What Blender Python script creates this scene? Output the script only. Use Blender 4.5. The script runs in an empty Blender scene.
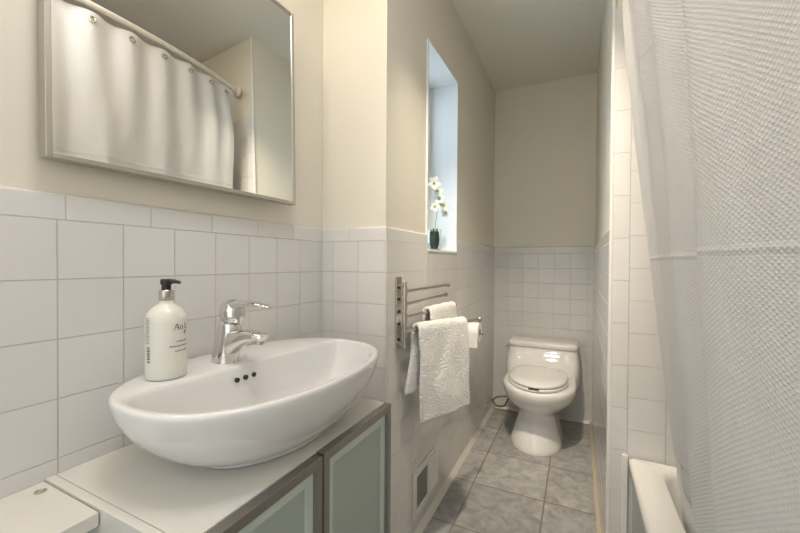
import bpy, bmesh, math, random
from mathutils import Vector, Matrix, noise
random.seed(4)
S = bpy.context.scene
COL = S.collection
pi = math.pi

# ---------------------------------------------------------------- camera
YAW, PITCH, ROLL, CAM_H = 0.4527, 0.0112, 0.0068, 1.1063
cam = bpy.data.cameras.new('camera'); cam.sensor_width = 36; cam.lens = 366.56 * 36 / 800
cam.clip_start = 0.01; cam.clip_end = 60
co = bpy.data.objects.new('camera', cam); COL.objects.link(co); S.camera = co
fw = Vector((-math.sin(YAW), math.cos(YAW), 0)); rt = Vector((math.cos(YAW), math.sin(YAW), 0)); up = Vector((0, 0, 1))
fw, up = fw * math.cos(PITCH) - up * math.sin(PITCH), up * math.cos(PITCH) + fw * math.sin(PITCH)
rt, up = rt * math.cos(ROLL) + up * math.sin(ROLL), up * math.cos(ROLL) - rt * math.sin(ROLL)
co.matrix_world = Matrix(((rt.x, up.x, -fw.x, 0), (rt.y, up.y, -fw.y, 0), (rt.z, up.z, -fw.z, CAM_H), (0, 0, 0, 1)))

# ---------------------------------------------------------------- world, lights, exposure
w = bpy.data.worlds.new('sky'); S.world = w; w.use_nodes = True
w.node_tree.nodes['Background'].inputs[0].default_value = (0.66, 0.83, 1.0, 1)
w.node_tree.nodes['Background'].inputs[1].default_value = 0.5

def area(name, loc, rot, size, power, color, size_y=None):
    l = bpy.data.lights.new(name, 'AREA'); l.energy = power; l.color = color; l.size = size
    if size_y: l.shape = 'RECTANGLE'; l.size_y = size_y
    o = bpy.data.objects.new(name, l); COL.objects.link(o); o.location = loc; o.rotation_euler = rot
    return o
LAMP = (-0.22, 0.35); ALCOVE_FILL = (-0.22, 0.92)
area('rear_fill_light', (-0.30, -0.70, 1.35), (math.radians(90), 0, 0), 1.0, 4.4, (0.80, 0.90, 1.0), 2.0)  # broad fill added in front of the closed rear wall; no hall is built
area('ceiling_light', (LAMP[0], LAMP[1], 2.375), (0, 0, 0), 0.34, 4.6, (0.93, 0.95, 1.0))
area('tub_light', (0.55, 0.55, 2.36), (0, 0, 0), 0.25, 1.3, (1.0, 0.92, 0.82))
area('alcove_fill_light', (ALCOVE_FILL[0], ALCOVE_FILL[1], 2.365), (math.radians(27), 0, 0), 0.07, 2.9, (1.0, 0.87, 0.67)).data.spread = math.radians(62)  # aimed fill added to brighten the alcove floor and back wall
area('alcove_daylight', (-0.80, 1.667, 1.61), (0, math.radians(-90), 0), 0.85, 1.3, (0.70, 0.85, 1.0), 0.40)

S.view_settings.view_transform = 'Standard'; S.view_settings.look = 'None'
S.view_settings.gamma = 1; S.view_settings.use_curve_mapping = False
S.view_settings.exposure = 0.52

# ---------------------------------------------------------------- dimensions
A, B, C, D, E_, G, H = 0.844, 0.5786, 1.0858, 2.8455, 0.0946, 1.4363, 2.4169
ZC = 1.2276; ROW = 0.108; CAPZ = 1.1792
SILL = 1.165; WY0, WY1, WZ1 = 1.455, 1.875, 2.055
CT = 0.720     # cabinet top
RIM = 0.873    # sink rim

# ---------------------------------------------------------------- materials
def mat(name, col, rough=0.5, metal=0.0, **kw):
    m = bpy.data.materials.new(name); m.use_nodes = True
    p = m.node_tree.nodes['Principled BSDF']
    p.inputs['Base Color'].default_value = (*col, 1); p.inputs['Roughness'].default_value = rough
    p.inputs['Metallic'].default_value = metal
    for k, v in kw.items(): p.inputs[k.replace('_', ' ')].default_value = v
    return m
def nd(m, t, **props):
    n = m.node_tree.nodes.new(t)
    for k, v in props.items(): setattr(n, k, v)
    return n
def lk(m, a, b): m.node_tree.links.new(a, b)
def mth(m, op, a, b=None, c=None):
    n = nd(m, 'ShaderNodeMath', operation=op)
    for i, v in enumerate((a, b, c)):
        if v is None: continue
        if isinstance(v, (int, float)): n.inputs[i].default_value = v
        else: lk(m, v, n.inputs[i])
    return n.outputs[0]
def bumpy(m, scale, strength, dist=0.002, detail=3):
    p = m.node_tree.nodes['Principled BSDF']
    tc = nd(m, 'ShaderNodeTexCoord'); nz = nd(m, 'ShaderNodeTexNoise')
    nz.inputs['Scale'].default_value = scale; nz.inputs['Detail'].default_value = detail
    b = nd(m, 'ShaderNodeBump'); b.inputs['Strength'].default_value = strength; b.inputs['Distance'].default_value = dist
    lk(m, tc.outputs['Object'], nz.inputs['Vector']); lk(m, nz.outputs['Fac'], b.inputs['Height']); lk(m, b.outputs[0], p.inputs['Normal'])
    return m

def tile_mat(name, axis, u0, cap_u0=None, ru=0.1068, z0=CAPZ, left_col=None, grout=(0.65, 0.62, 0.56)):
    """glazed 11 cm wall tile laid in straight courses, a half height cap course on top"""
    m = mat(name, (0.74, 0.70, 0.64), 0.14)
    p = m.node_tree.nodes['Principled BSDF']
    tc = nd(m, 'ShaderNodeTexCoord'); sp = nd(m, 'ShaderNodeSeparateXYZ'); lk(m, tc.outputs['Object'], sp.inputs[0])
    U = sp.outputs['Y' if axis == 'Y' else 'X']; Z = sp.outputs['Z']
    def brick(us, vs, bw, rh, mort=0.0011):
        cb = nd(m, 'ShaderNodeCombineXYZ'); lk(m, us, cb.inputs[0]); lk(m, vs, cb.inputs[1])
        b = nd(m, 'ShaderNodeTexBrick', offset=0.0, squash=1.0)
        lk(m, cb.outputs[0], b.inputs['Vector'])
        b.inputs['Scale'].default_value = 1; b.inputs['Mortar Size'].default_value = mort
        b.inputs['Mortar Smooth'].default_value = 0.6
        b.inputs['Brick Width'].default_value = bw; b.inputs['Row Height'].default_value = rh
        b.inputs['Color1'].default_value = (0.745, 0.73, 0.71, 1); b.inputs['Color2'].default_value = (0.715, 0.70, 0.675, 1)
        b.inputs['Mortar'].default_value = (*grout, 1)
        return b
    us = mth(m, 'SUBTRACT', U, u0 - 40 * ru); vs = mth(m, 'SUBTRACT', Z, z0 - 20 * ROW)
    b1 = brick(us, vs, ru, ROW)
    col, fac = b1.outputs['Color'], b1.outputs['Fac']
    def mix(f, c1, f1, c2, f2):
        mc = nd(m, 'ShaderNodeMixRGB'); lk(m, f, mc.inputs[0]); lk(m, c1, mc.inputs[1]); lk(m, c2, mc.inputs[2])
        mf = nd(m, 'ShaderNodeMixRGB'); lk(m, f, mf.inputs[0]); lk(m, f1, mf.inputs[1]); lk(m, f2, mf.inputs[2])
        return mc.outputs[0], mf.outputs[0]
    if cap_u0 is not None:
        us2 = mth(m, 'SUBTRACT', U, cap_u0 - 20 * 0.149)
        b2 = brick(us2, vs, 0.149, ROW)
        col, fac = mix(mth(m, 'GREATER_THAN', Z, CAPZ), col, fac, b2.outputs['Color'], b2.outputs['Fac'])
    if left_col is not None:
        us3 = mth(m, 'SUBTRACT', U, left_col - 10.0); vs3 = mth(m, 'SUBTRACT', Z, 0.764 - 10 * 0.143)
        b3 = brick(us3, vs3, 10.0, 0.143)
        col, fac = mix(mth(m, 'LESS_THAN', U, left_col), col, fac, b3.outputs['Color'], b3.outputs['Fac'])
    lk(m, col, p.inputs['Base Color'])
    nz = nd(m, 'ShaderNodeTexNoise'); nz.inputs['Scale'].default_value = 9; nz.inputs['Detail'].default_value = 1
    lk(m, tc.outputs['Object'], nz.inputs['Vector'])
    hgt = mth(m, 'SUBTRACT', mth(m, 'MULTIPLY', nz.outputs['Fac'], 0.9), fac)
    bp = nd(m, 'ShaderNodeBump'); bp.inputs['Strength'].default_value = 1.0; bp.inputs['Distance'].default_value = 0.0016
    lk(m, hgt, bp.inputs['Height']); lk(m, bp.outputs[0], p.inputs['Normal'])
    lk(m, mth(m, 'ADD', mth(m, 'MULTIPLY', fac, 0.5), 0.14), p.inputs['Roughness'])
    return m

def floor_mat():
    m = mat('slate_tile', (0.2, 0.21, 0.22), 0.4)
    p = m.node_tree.nodes['Principled BSDF']
    tc = nd(m, 'ShaderNodeTexCoord'); mp = nd(m, 'ShaderNodeMapping'); lk(m, tc.outputs['Object'], mp.inputs[0])
    mp.inputs['Location'].default_value = (0.4628 + 0.3329 * 10, -1.8169 + 0.3329 * 10, 0)
    b = nd(m, 'ShaderNodeTexBrick', offset=0.0); lk(m, mp.outputs[0], b.inputs['Vector'])
    for k, v in (('Scale', 1), ('Mortar Size', 0.0042), ('Mortar Smooth', 0.3), ('Brick Width', 0.3329), ('Row Height', 0.3329)): b.inputs[k].default_value = v
    b.inputs['Color1'].default_value = (1, 1, 1, 1); b.inputs['Color2'].default_value = (0.80, 0.80, 0.80, 1)
    n1 = nd(m, 'ShaderNodeTexNoise'); n1.inputs['Scale'].default_value = 17; n1.inputs['Detail'].default_value = 7; n1.inputs['Roughness'].default_value = 0.65; n1.inputs['Distortion'].default_value = 0.5
    lk(m, tc.outputs['Object'], n1.inputs['Vector'])
    r = nd(m, 'ShaderNodeValToRGB'); e = r.color_ramp.elements
    e[0].position = 0.34; e[0].color = (0.31, 0.305, 0.30, 1); e[1].position = 0.68; e[1].color = (0.54, 0.525, 0.495, 1)
    x = e.new(0.52); x.color = (0.42, 0.42, 0.415, 1)
    lk(m, n1.outputs['Fac'], r.inputs[0])
    mu = nd(m, 'ShaderNodeMixRGB', blend_type='MULTIPLY'); mu.inputs[0].default_value = 1; lk(m, r.outputs[0], mu.inputs[1]); lk(m, b.outputs['Color'], mu.inputs[2])
    mx = nd(m, 'ShaderNodeMixRGB'); lk(m, b.outputs['Fac'], mx.inputs[0]); lk(m, mu.outputs[0], mx.inputs[1]); mx.inputs[2].default_value = (0.25, 0.21, 0.165, 1)
    b.inputs['Mortar'].default_value = (1, 1, 1, 1)
    lk(m, mx.outputs[0], p.inputs['Base Color'])
    bp = nd(m, 'ShaderNodeBump'); bp.inputs['Strength'].default_value = 0.7; bp.inputs['Distance'].default_value = 0.002
    lk(m, mth(m, 'SUBTRACT', mth(m, 'MULTIPLY', n1.outputs['Fac'], 0.8), b.outputs['Fac']), bp.inputs['Height']); lk(m, bp.outputs[0], p.inputs['Normal'])
    return m

def curtain_mat():
    m = mat('waffle_cloth', (0.81, 0.80, 0.785), 0.75)
    p = m.node_tree.nodes['Principled BSDF']
    p.inputs['Sheen Weight'].default_value = 0.15
    tc = nd(m, 'ShaderNodeTexCoord'); sp = nd(m, 'ShaderNodeSeparateXYZ'); lk(m, tc.outputs['UV'], sp.inputs[0])
    u, v = sp.outputs[0], sp.outputs[1]
    su = mth(m, 'SINE', mth(m, 'MULTIPLY', u, 2 * pi / 0.0082)); sv = mth(m, 'SINE', mth(m, 'MULTIPLY', v, 2 * pi / 0.0062))
    waf = mth(m, 'MULTIPLY', su, sv)
    waf = mth(m, 'MULTIPLY', mth(m, 'SMOOTH_MAX', waf, -0.15, 0.3), 1.0)
    bp = nd(m, 'ShaderNodeBump'); bp.inputs['Strength'].default_value = 0.6; bp.inputs['Distance'].default_value = 0.0009
    lk(m, waf, bp.inputs['Height'])
    # pressed creases from the packing folds
    nz = nd(m, 'ShaderNodeTexNoise'); nz.inputs['Scale'].default_value = 5; nz.inputs['Detail'].default_value = 3; lk(m, tc.outputs['UV'], nz.inputs['Vector'])
    def crease(z, wv, tilt):
        d = mth(m, 'SUBTRACT', mth(m, 'ADD', v, mth(m, 'MULTIPLY', u, tilt)), mth(m, 'ADD', z, mth(m, 'MULTIPLY', mth(m, 'SUBTRACT', nz.outputs['Fac'], 0.5), 0.012)))
        return mth(m, 'SMOOTH_MAX', mth(m, 'SUBTRACT', 1, mth(m, 'DIVIDE', mth(m, 'ABSOLUTE', d), wv)), 0.0, 0.1)
    cr = mth(m, 'ADD', crease(1.121, 0.006, 0), mth(m, 'ADD', crease(0.68, 0.006, 0.0), crease(1.56, 0.006, 0.0)))
    cr = mth(m, 'ADD', cr, mth(m, 'MULTIPLY', nz.outputs['Fac'], 2.0))
    b2 = nd(m, 'ShaderNodeBump'); b2.inputs['Strength'].default_value = 0.8; b2.inputs['Distance'].default_value = 0.0016
    lk(m, cr, b2.inputs['Height']); lk(m, bp.outputs[0], b2.inputs['Normal'])
    # a little light passes through the cloth
    tr = nd(m, 'ShaderNodeBsdfTranslucent'); tr.inputs[0].default_value = (0.80, 0.785, 0.76, 1)
    mx = nd(m, 'ShaderNodeMixShader'); mx.inputs[0].default_value = 0.22
    lk(m, b2.outputs[0], p.inputs['Normal']); lk(m, b2.outputs[0], tr.inputs['Normal'])
    out = m.node_tree.nodes['Material Output']
    lk(m, p.outputs[0], mx.inputs[1]); lk(m, tr.outputs[0], mx.inputs[2]); lk(m, mx.outputs[0], out.inputs[0])
    return m

def towel_mat():
    m = mat('terry', (0.93, 0.915, 0.885), 0.95)
    p = m.node_tree.nodes['Principled BSDF']; p.inputs['Sheen Weight'].default_value = 0.4
    tc = nd(m, 'ShaderNodeTexCoord')
    n = nd(m, 'ShaderNodeTexNoise'); n.inputs['Scale'].default_value = 20; n.inputs['Detail'].default_value = 1; n.inputs['Distortion'].default_value = 3.0
    lk(m, tc.outputs['UV'], n.inputs['Vector'])
    stripes = mth(m, 'SINE', mth(m, 'MULTIPLY', n.outputs['Fac'], 34))
    n2 = nd(m, 'ShaderNodeTexNoise'); n2.inputs['Scale'].default_value = 420; lk(m, tc.outputs['Object'], n2.inputs['Vector'])
    bp = nd(m, 'ShaderNodeBump'); bp.inputs['Strength'].default_value = 0.8; bp.inputs['Distance'].default_value = 0.0035
    lk(m, mth(m, 'ADD', mth(m, 'MULTIPLY', stripes, 0.5), mth(m, 'MULTIPLY', n2.outputs['Fac'], 0.7)), bp.inputs['Height']); lk(m, bp.outputs[0], p.inputs['Normal'])
    return m

def brushed(name, col, rough=0.32):
    m = mat(name, col, rough, 1.0); bumpy(m, 220, 0.12, 0.0004, 2); return m

def frosted():
    m = mat('frosted_glass', (0.74, 0.82, 0.75), 0.32)
    p = m.node_tree.nodes['Principled BSDF']
    p.inputs['Transmission Weight'].default_value = 0.45; p.inputs['IOR'].default_value = 1.3
    tc = nd(m, 'ShaderNodeTexCoord'); n = nd(m, 'ShaderNodeTexNoise'); n.inputs['Scale'].default_value = 300
    lk(m, tc.outputs['Object'], n.inputs['Vector'])
    lk(m, mth(m, 'ADD', mth(m, 'MULTIPLY', n.outputs['Fac'], 0.06), 0.29), p.inputs['Roughness'])
    return m

M = {}
M['paint'] = bumpy(mat('cream_paint', (0.80, 0.758, 0.655), 0.62), 60, 0.08)
M['ceil'] = bumpy(mat('ceiling_paint', (0.84, 0.815, 0.75), 0.8), 50, 0.08)
M['white_paint'] = bumpy(mat('white_gloss_paint', (0.82, 0.83, 0.82), 0.45), 40, 0.06)
M['tile_sink'] = tile_mat('tile_sink_wall', 'Y', 0.324, 0.336)
M['tile_nib'] = tile_mat('tile_nib', 'X', -0.691, -0.5786)
M['tile_al'] = tile_mat('tile_alcove_left', 'Y', 1.205, 1.0858, grout=(0.86, 0.83, 0.77))
M['tile_back'] = tile_mat('tile_alcove_back', 'X', -0.475, -0.45, grout=(0.86, 0.83, 0.77))
M['tile_ar'] = tile_mat('tile_alcove_right', 'Y', 1.436 + 0.149, 1.436, grout=(0.86, 0.83, 0.77))
M['tile_tub'] = tile_mat('tile_tub_end', 'X', 0.154, None, z0=0.876, left_col=0.154)
M['tile_side'] = tile_mat('tile_tub_side', 'Y', 0.3, None)
M['floor'] = floor_mat()
M['caulk'] = bumpy(mat('aged_caulk', (0.66, 0.58, 0.44), 0.5), 70, 0.5, 0.003)
M['caulk_w'] = bumpy(mat('pale_caulk', (0.74, 0.71, 0.64), 0.4), 70, 0.4, 0.003)
M['ceramic'] = bumpy(mat('glazed_ceramic', (0.83, 0.82, 0.805), 0.06, Coat_Weight=0.5), 14, 0.03)
M['tubwhite'] = bumpy(mat('tub_enamel', (0.84, 0.82, 0.77), 0.12), 14, 0.03)
M['chrome'] = bumpy(mat('chrome', (0.78, 0.77, 0.75), 0.07, 1.0), 30, 0.03)
M['steel'] = brushed('brushed_steel', (0.60, 0.57, 0.52), 0.26)
M['alu'] = brushed('brushed_aluminium', (0.38, 0.36, 0.335), 0.38)
M['frame'] = brushed('mirror_frame_metal', (0.52, 0.50, 0.45), 0.35)
M['cream_metal'] = bumpy(mat('cream_enamelled_metal', (0.72, 0.68, 0.60), 0.3), 60, 0.05)
M['mirror'] = bumpy(mat('silvered_glass', (0.90, 0.915, 0.90), 0.0, 1.0), 1, 0.0)
M['frost'] = frosted()
M['etched'] = bumpy(mat('etched_glass_border', (0.66, 0.76, 0.70), 0.4), 300, 0.1)
M['lam'] = bumpy(mat('white_laminate', (0.80, 0.775, 0.71), 0.32), 90, 0.05)
M['curtain'] = curtain_mat(); M['towel'] = towel_mat()
M['dark'] = bumpy(mat('dark_void', (0.03, 0.028, 0.025), 0.6), 60, 0.1)
M['black'] = bumpy(mat('black_plastic', (0.012, 0.012, 0.013), 0.28), 60, 0.05)
M['ink'] = bumpy(mat('printed_ink', (0.13, 0.13, 0.14), 0.6), 60, 0.02)
M['lotion'] = bumpy(mat('milky_plastic', (0.81, 0.79, 0.72), 0.22, Subsurface_Weight=0.15), 30, 0.04)
M['ventgrey'] = bumpy(mat('grey_mesh', (0.23, 0.235, 0.20), 0.55), 500, 0.6, 0.001)
M['paper'] = bumpy(mat('paper', (0.88, 0.87, 0.84), 0.9), 160, 0.4, 0.002)
M['petal'] = bumpy(mat('white_petal', (0.85, 0.88, 0.84), 0.6), 80, 0.2)
M['green'] = bumpy(mat('stem_green', (0.20, 0.32, 0.12), 0.5), 80, 0.2)
M['lime'] = bumpy(mat('orchid_throat', (0.42, 0.48, 0.10), 0.5), 80, 0.2)
M['leaf'] = bumpy(mat('dark_leaf', (0.03, 0.06, 0.035), 0.35), 80, 0.2)
M['wood'] = bumpy(mat('brown_metal_leg', (0.16, 0.10, 0.05), 0.4), 80, 0.1)
g_ = mat('clear_glass', (0.86, 0.93, 0.90), 0.02, Transmission_Weight=1.0, IOR=1.35); M['glass'] = bumpy(g_, 40, 0.02)
gw = mat('window_glass', (0.92, 0.97, 1.0), 0.25, Transmission_Weight=1.0, IOR=1.05); M['pane'] = bumpy(gw, 30, 0.02)
em = mat('lamp_glow', (1, 0.95, 0.85), 0.5); em.node_tree.nodes['Principled BSDF'].inputs['Emission Color'].default_value = (1, 0.77, 0.50, 1)
em.node_tree.nodes['Principled BSDF'].inputs['Emission Strength'].default_value = 27; M['glow'] = em

# ---------------------------------------------------------------- mesh helpers
def build(name, bm, m, parent=None, smooth=True, bevel=0.0, sub=0, angle=35, recalc=True):
    me = bpy.data.meshes.new(name)
    if recalc: bmesh.ops.recalc_face_normals(bm, faces=bm.faces[:])
    bm.to_mesh(me); bm.free()
    ms = m if isinstance(m, (list, tuple)) else [m]
    for x in ms: me.materials.append(x)
    for p in me.polygons: p.use_smooth = smooth
    if smooth and sub == 0 and bevel == 0: me.set_sharp_from_angle(angle=math.radians(angle))
    o = bpy.data.objects.new(name, me); COL.objects.link(o)
    if parent: o.parent = parent
    if bevel:
        b = o.modifiers.new('bevel', 'BEVEL'); b.width = bevel; b.segments = 3; b.limit_method = 'ANGLE'; b.angle_limit = math.radians(40)
        if smooth: b.harden_normals = True
    if sub:
        s = o.modifiers.new('sub', 'SUBSURF'); s.levels = sub; s.render_levels = sub
    return o
def empty(name, label, cat, loc=(0, 0, 0), group=None):
    o = bpy.data.objects.new(name, None); COL.objects.link(o); o.location = loc; o.empty_display_size = 0.05
    tag(o, label, cat, group); return o
def tag(o, label, cat=None, group=None):
    o['label'] = label
    if cat: o['category'] = cat
    if group: o['group'] = group
    return o
def struct(o): o['kind'] = 'structure'; return o
def box(bm, x0, x1, y0, y1, z0, z1, mi=0):
    v = [bm.verts.new(p) for p in ((x0, y0, z0), (x1, y0, z0), (x1, y1, z0), (x0, y1, z0), (x0, y0, z1), (x1, y0, z1), (x1, y1, z1), (x0, y1, z1))]
    for q in ((3, 2, 1, 0), (4, 5, 6, 7), (0, 1, 5, 4), (1, 2, 6, 5), (2, 3, 7, 6), (3, 0, 4, 7)):
        f = bm.faces.new([v[i] for i in q]); f.material_index = mi
    return v
def B_(*a, mi=0):
    bm = bmesh.new(); box(bm, *a, mi=mi); return bm
def loft(bm, rings, cap0=True, cap1=True, mi=0, closed=True):
    vr = [[bm.verts.new(p) for p in r] for r in rings]
    n = len(vr[0])
    for a, b in zip(vr, vr[1:]):
        for i in range(n if closed else n - 1):
            f = bm.faces.new((a[i], a[(i + 1) % n], b[(i + 1) % n], b[i])); f.material_index = mi
    if cap0: bm.faces.new(vr[0][::-1]).material_index = mi
    if cap1: bm.faces.new(vr[-1]).material_index = mi
    return vr
def circ(c, r, n=24, ry=None):
    ry = r if ry is None else ry
    return [Vector((c[0] + r * math.cos(2 * pi * i / n), c[1] + ry * math.sin(2 * pi * i / n), c[2])) for i in range(n)]
def lathe(bm, prof, c=(0, 0, 0), n=32, mi=0, cap=True):
    loft(bm, [circ((c[0], c[1], c[2] + z), max(r, 1e-4), n) for r, z in prof], cap, cap, mi)
def tube(bm, pts, r, n=12, mi=0, cap=True):
    pts = [Vector(p) for p in pts]; rings = []; prev = None
    rs = r if isinstance(r, (list, tuple)) else [r] * len(pts)
    for i, p in enumerate(pts):
        t = (pts[min(i + 1, len(pts) - 1)] - pts[max(i - 1, 0)]).normalized()
        if prev is None:
            ref = Vector((0, 0, 1)) if abs(t.z) < 0.9 else Vector((1, 0, 0)); u = t.cross(ref).normalized()
        else:
            u = (prev - t * prev.dot(t)).normalized()
        prev = u; v = t.cross(u)
        rings.append([p + rs[i] * (u * math.cos(2 * pi * k / n) + v * math.sin(2 * pi * k / n)) for k in range(n)])
    loft(bm, rings, cap, cap, mi)
def smooth_pts(P, k=6):
    """Catmull-Rom through the points"""
    P = [Vector(p) for p in P]; out = []
    for i in range(len(P) - 1):
        a, b, c, d = P[max(i - 1, 0)], P[i], P[i + 1], P[min(i + 2, len(P) - 1)]
        for j in range(k):
            t = j / k
            out.append(0.5 * ((2 * b) + (c - a) * t + (2 * a - 5 * b + 4 * c - d) * t * t + (3 * b - a - 3 * c + d) * t ** 3))
    out.append(P[-1]); return out
def ball(bm, c, r, n=12, sx=1, sy=1, sz=1, mi=0):
    rings = []
    for i in range(1, n):
        th = pi * i / n
        rings.append([Vector((c[0] + sx * r * math.sin(th) * math.cos(2 * pi * k / (2 * n)), c[1] + sy * r * math.sin(th) * math.sin(2 * pi * k / (2 * n)), c[2] - sz * r * math.cos(th))) for k in range(2 * n)])
    loft(bm, rings, True, True, mi)

# ================================================================ THE ROOM
T = 0.008   # tiles stand proud of the plaster
def wainscot(bm, axis, pos, sgn, u0, u1, z0=0.0, z1=ZC, mi=1, r=0.007):
    """a slab of tile along the wall with a rounded top edge; sgn = side the room is on"""
    prof = [(0, z0), (T, z0), (T, z1 - r)] + [(T - r + r * math.cos(a), z1 - r + r * math.sin(a)) for a in (pi / 8, pi / 4, 3 * pi / 8, pi / 2)] + [(0, z1)]
    R = []
    for u in (u0, u1):
        R.append([Vector((pos + sgn * (t - T), u, z)) if axis == 'Y' else Vector((u, pos + sgn * (t - T), z)) for t, z in prof])
    loft(bm, R, True, True, mi)

bm = B_(-1.2, 1.1, -0.95, 3.1, -0.10, 0.0); struct(build('floor', bm, M['floor'], smooth=False))
bm = B_(-1.2, 1.1, -0.95, 3.1, H, H + 0.1); struct(build('ceiling', bm, M['ceil'], smooth=False))
# sink wall
bm = B_(-A - 0.15, -A - T, -0.75, C + T, 0, H); wainscot(bm, 'Y', -A, 1, -0.75, C + T)
struct(build('wall_left', bm, [M['paint'], M['tile_sink']]))
# the wall that steps forward: its end face ...
bm = B_(-A - T, -B - T, C + T, C + 0.06, 0, H); wainscot(bm, 'X', C, -1, -A, -B)
struct(build('wall_left_return', bm, [M['paint'], M['tile_nib']]))
# ... and its long face with the window opening
bm = bmesh.new(); XI, XO = -B - T, -0.86
box(bm, XO, XI, C + 0.06, WY0, 0, H); box(bm, XO, XI, WY1, D + 0.2, 0, H)
box(bm, XO, XI, WY0, WY1, 0, SILL - 0.012); box(bm, XO, XI, WY0, WY1, WZ1, H)
wainscot(bm, 'Y', -B, 1, C + T, WY0 - 0.004); wainscot(bm, 'Y', -B, 1, WY1 + 0.004, D); 
box(bm, -B - T, -B, WY0 - 0.004, WY1 + 0.004, 0, SILL - 0.006, 1)
struct(build('wall_alcove_left', bm, [M['paint'], M['tile_al']]))
# back wall, right wall of the alcove, end wall of the tub
bm = B_(-B - T, E_ + T, D + T, D + 0.2, 0, H); wainscot(bm, 'X', D, -1, -B, E_)
struct(build('wall_alcove_back', bm, [M['paint'], M['tile_back']]))
bm = B_(E_ + T, E_ + 0.1, G + 0.1, D + 0.2, 0, H); wainscot(bm, 'Y', E_, -1, G + T, D)
struct(build('wall_alcove_right', bm, [M['paint'], M['tile_ar']]))
bm = B_(E_ + T, 1.05, G + T, G + 0.1, 0, H); wainscot(bm, 'X', G, -1, E_, 0.93, 0, 1.97)
struct(build('wall_tub_end', bm, [M['paint'], M['tile_tub']]))
bm = B_(0.93, 1.05, -0.95, G + T, 0, H); wainscot(bm, 'Y', 0.93, -1, -0.08, G, 0, 1.97)
struct(build('wall_right', bm, [M['paint'], M['tile_side']]))
bm = B_(0.20, 0.93, -0.75, -0.08, 0, H); struct(build('wall_tub_head', bm, M['paint'], smooth=False))
bm = B_(-A - 0.15, 0.93, -0.95, -0.75, 0, H); struct(build('wall_rear', bm, M['paint'], smooth=False))
# corner beads
bm = bmesh.new(); tube(bm, [(E_ + 0.0065, G + 0.0065, 0), (E_ + 0.0065, G + 0.0065, H)], 0.0075, 12)
struct(build('trim_1', bm, M['tubwhite']))

# caulk / coved foot of the tiled walls
def cove(name, axis, pos, sgn, u0, u1, m, r=0.016, hgt=0.022):
    prof = [(0, 0.0005), (r, 0.0005), (r * 0.75, hgt * 0.28), (r * 0.3, hgt * 0.65), (0, hgt)]
    n = 40; R = []
    for i in range(n + 1):
        u = u0 + (u1 - u0) * i / n; k = 1 + 0.22 * noise.noise(Vector((u * 17, pos * 5, 0)))
        R.append([Vector((pos + sgn * t * k, u, z)) if axis == 'Y' else Vector((u, pos + sgn * t * k, z)) for t, z in prof])
    bm = bmesh.new(); loft(bm, R, True, True); return struct(build(name, bm, m))
cove('baseboard_left', 'Y', -B, 1, C + 0.01, D, M['caulk_w'], 0.018, 0.030)
cove('baseboard_right', 'Y', E_, -1, G, D, M['caulk'], 0.015, 0.022)
cove('baseboard_back', 'X', D, -1, -B + 0.018, E_ - 0.015, M['caulk_w'], 0.012, 0.018)

# window: white lined reveal, frame, glass
win = bpy.data.objects.new('window_1', None); COL.objects.link(win); struct(win)
bm = bmesh.new()
box(bm, -0.80, -B - 0.001, WY0 - 0.003, WY0 + 0.004, SILL - 0.01, WZ1)
box(bm, -0.80, -B - 0.001, WY1 - 0.004, WY1 + 0.003, SILL - 0.01, WZ1)
box(bm, -0.80, -B - 0.001, WY0 + 0.004, WY1 - 0.004, WZ1 - 0.006, WZ1 + 0.002)
struct(build('window_reveal', bm, M['white_paint'], win, smooth=False))
bm = B_(-0.80, -B + 0.003, WY0 + 0.004, WY1 - 0.004, SILL - 0.012, SILL); struct(build('window_sill', bm, M['white_paint'], win, bevel=0.002))
bm = bmesh.new()
y0, y1, z0, z1 = WY0 + 0.004, WY1 - 0.004, SILL, WZ1 - 0.006; zm = (z0 + z1) / 2
for q in ((y0, y0 + 0.035, z0, z1), (y1 - 0.035, y1, z0, z1), (y0 + 0.035, y1 - 0.035, z0, z0 + 0.04), (y0 + 0.035, y1 - 0.035, z1 - 0.035, z1), (y0 + 0.035, y1 - 0.035, zm - 0.018, zm + 0.018)):
    box(bm, -0.765, -0.730, *q)
struct(build('window_frame', bm, M['white_paint'], win, bevel=0.003))
bm = B_(-0.752, -0.748, y0 + 0.03, y1 - 0.03, z0 + 0.03, z1 - 0.03); struct(build('window_glass', bm, M['pane'], win, smooth=False))

# lamps, all above the frame; the alcove one is an added fill
lamp = empty('vanity_lamp', 'wall lamp with two warm frosted globes above the mirror', 'lamp', (-A, 0.33, 2.12))
bm = B_(0.001, 0.02, -0.24, 0.24, -0.04, 0.04); build('wall_plate', bm, M['frame'], lamp, bevel=0.003)
for yy in (-0.15, 0.15):
    bm = bmesh.new(); tube(bm, [(0.02, yy, 0), (0.085, yy, 0)], 0.012, 16); build('socket', bm, M['frame'], lamp)
    bm = bmesh.new(); ball(bm, (0.125, yy, 0), 0.045, 12); build('globe', bm, M['glow'], lamp)
ml = empty('ceiling_lamp', 'wide round flush ceiling lamp over the middle of the room', 'lamp', (LAMP[0], LAMP[1], H))
bm = bmesh.new(); lathe(bm, [(0.22, -0.0005), (0.22, -0.022), (0.212, -0.028)], n=48); build('lamp_base', bm, M['frame'], ml)
al = empty('ceiling_lamp', 'small round flush housing of the added fill light over the front of the alcove', 'lamp', (ALCOVE_FILL[0], ALCOVE_FILL[1], H))  # unseen fixture added to carry the alcove fill
bm = bmesh.new(); lathe(bm, [(0.085, -0.0005), (0.085, -0.018), (0.078, -0.022)], n=40); build('lamp_base', bm, M['frame'], al)

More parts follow.
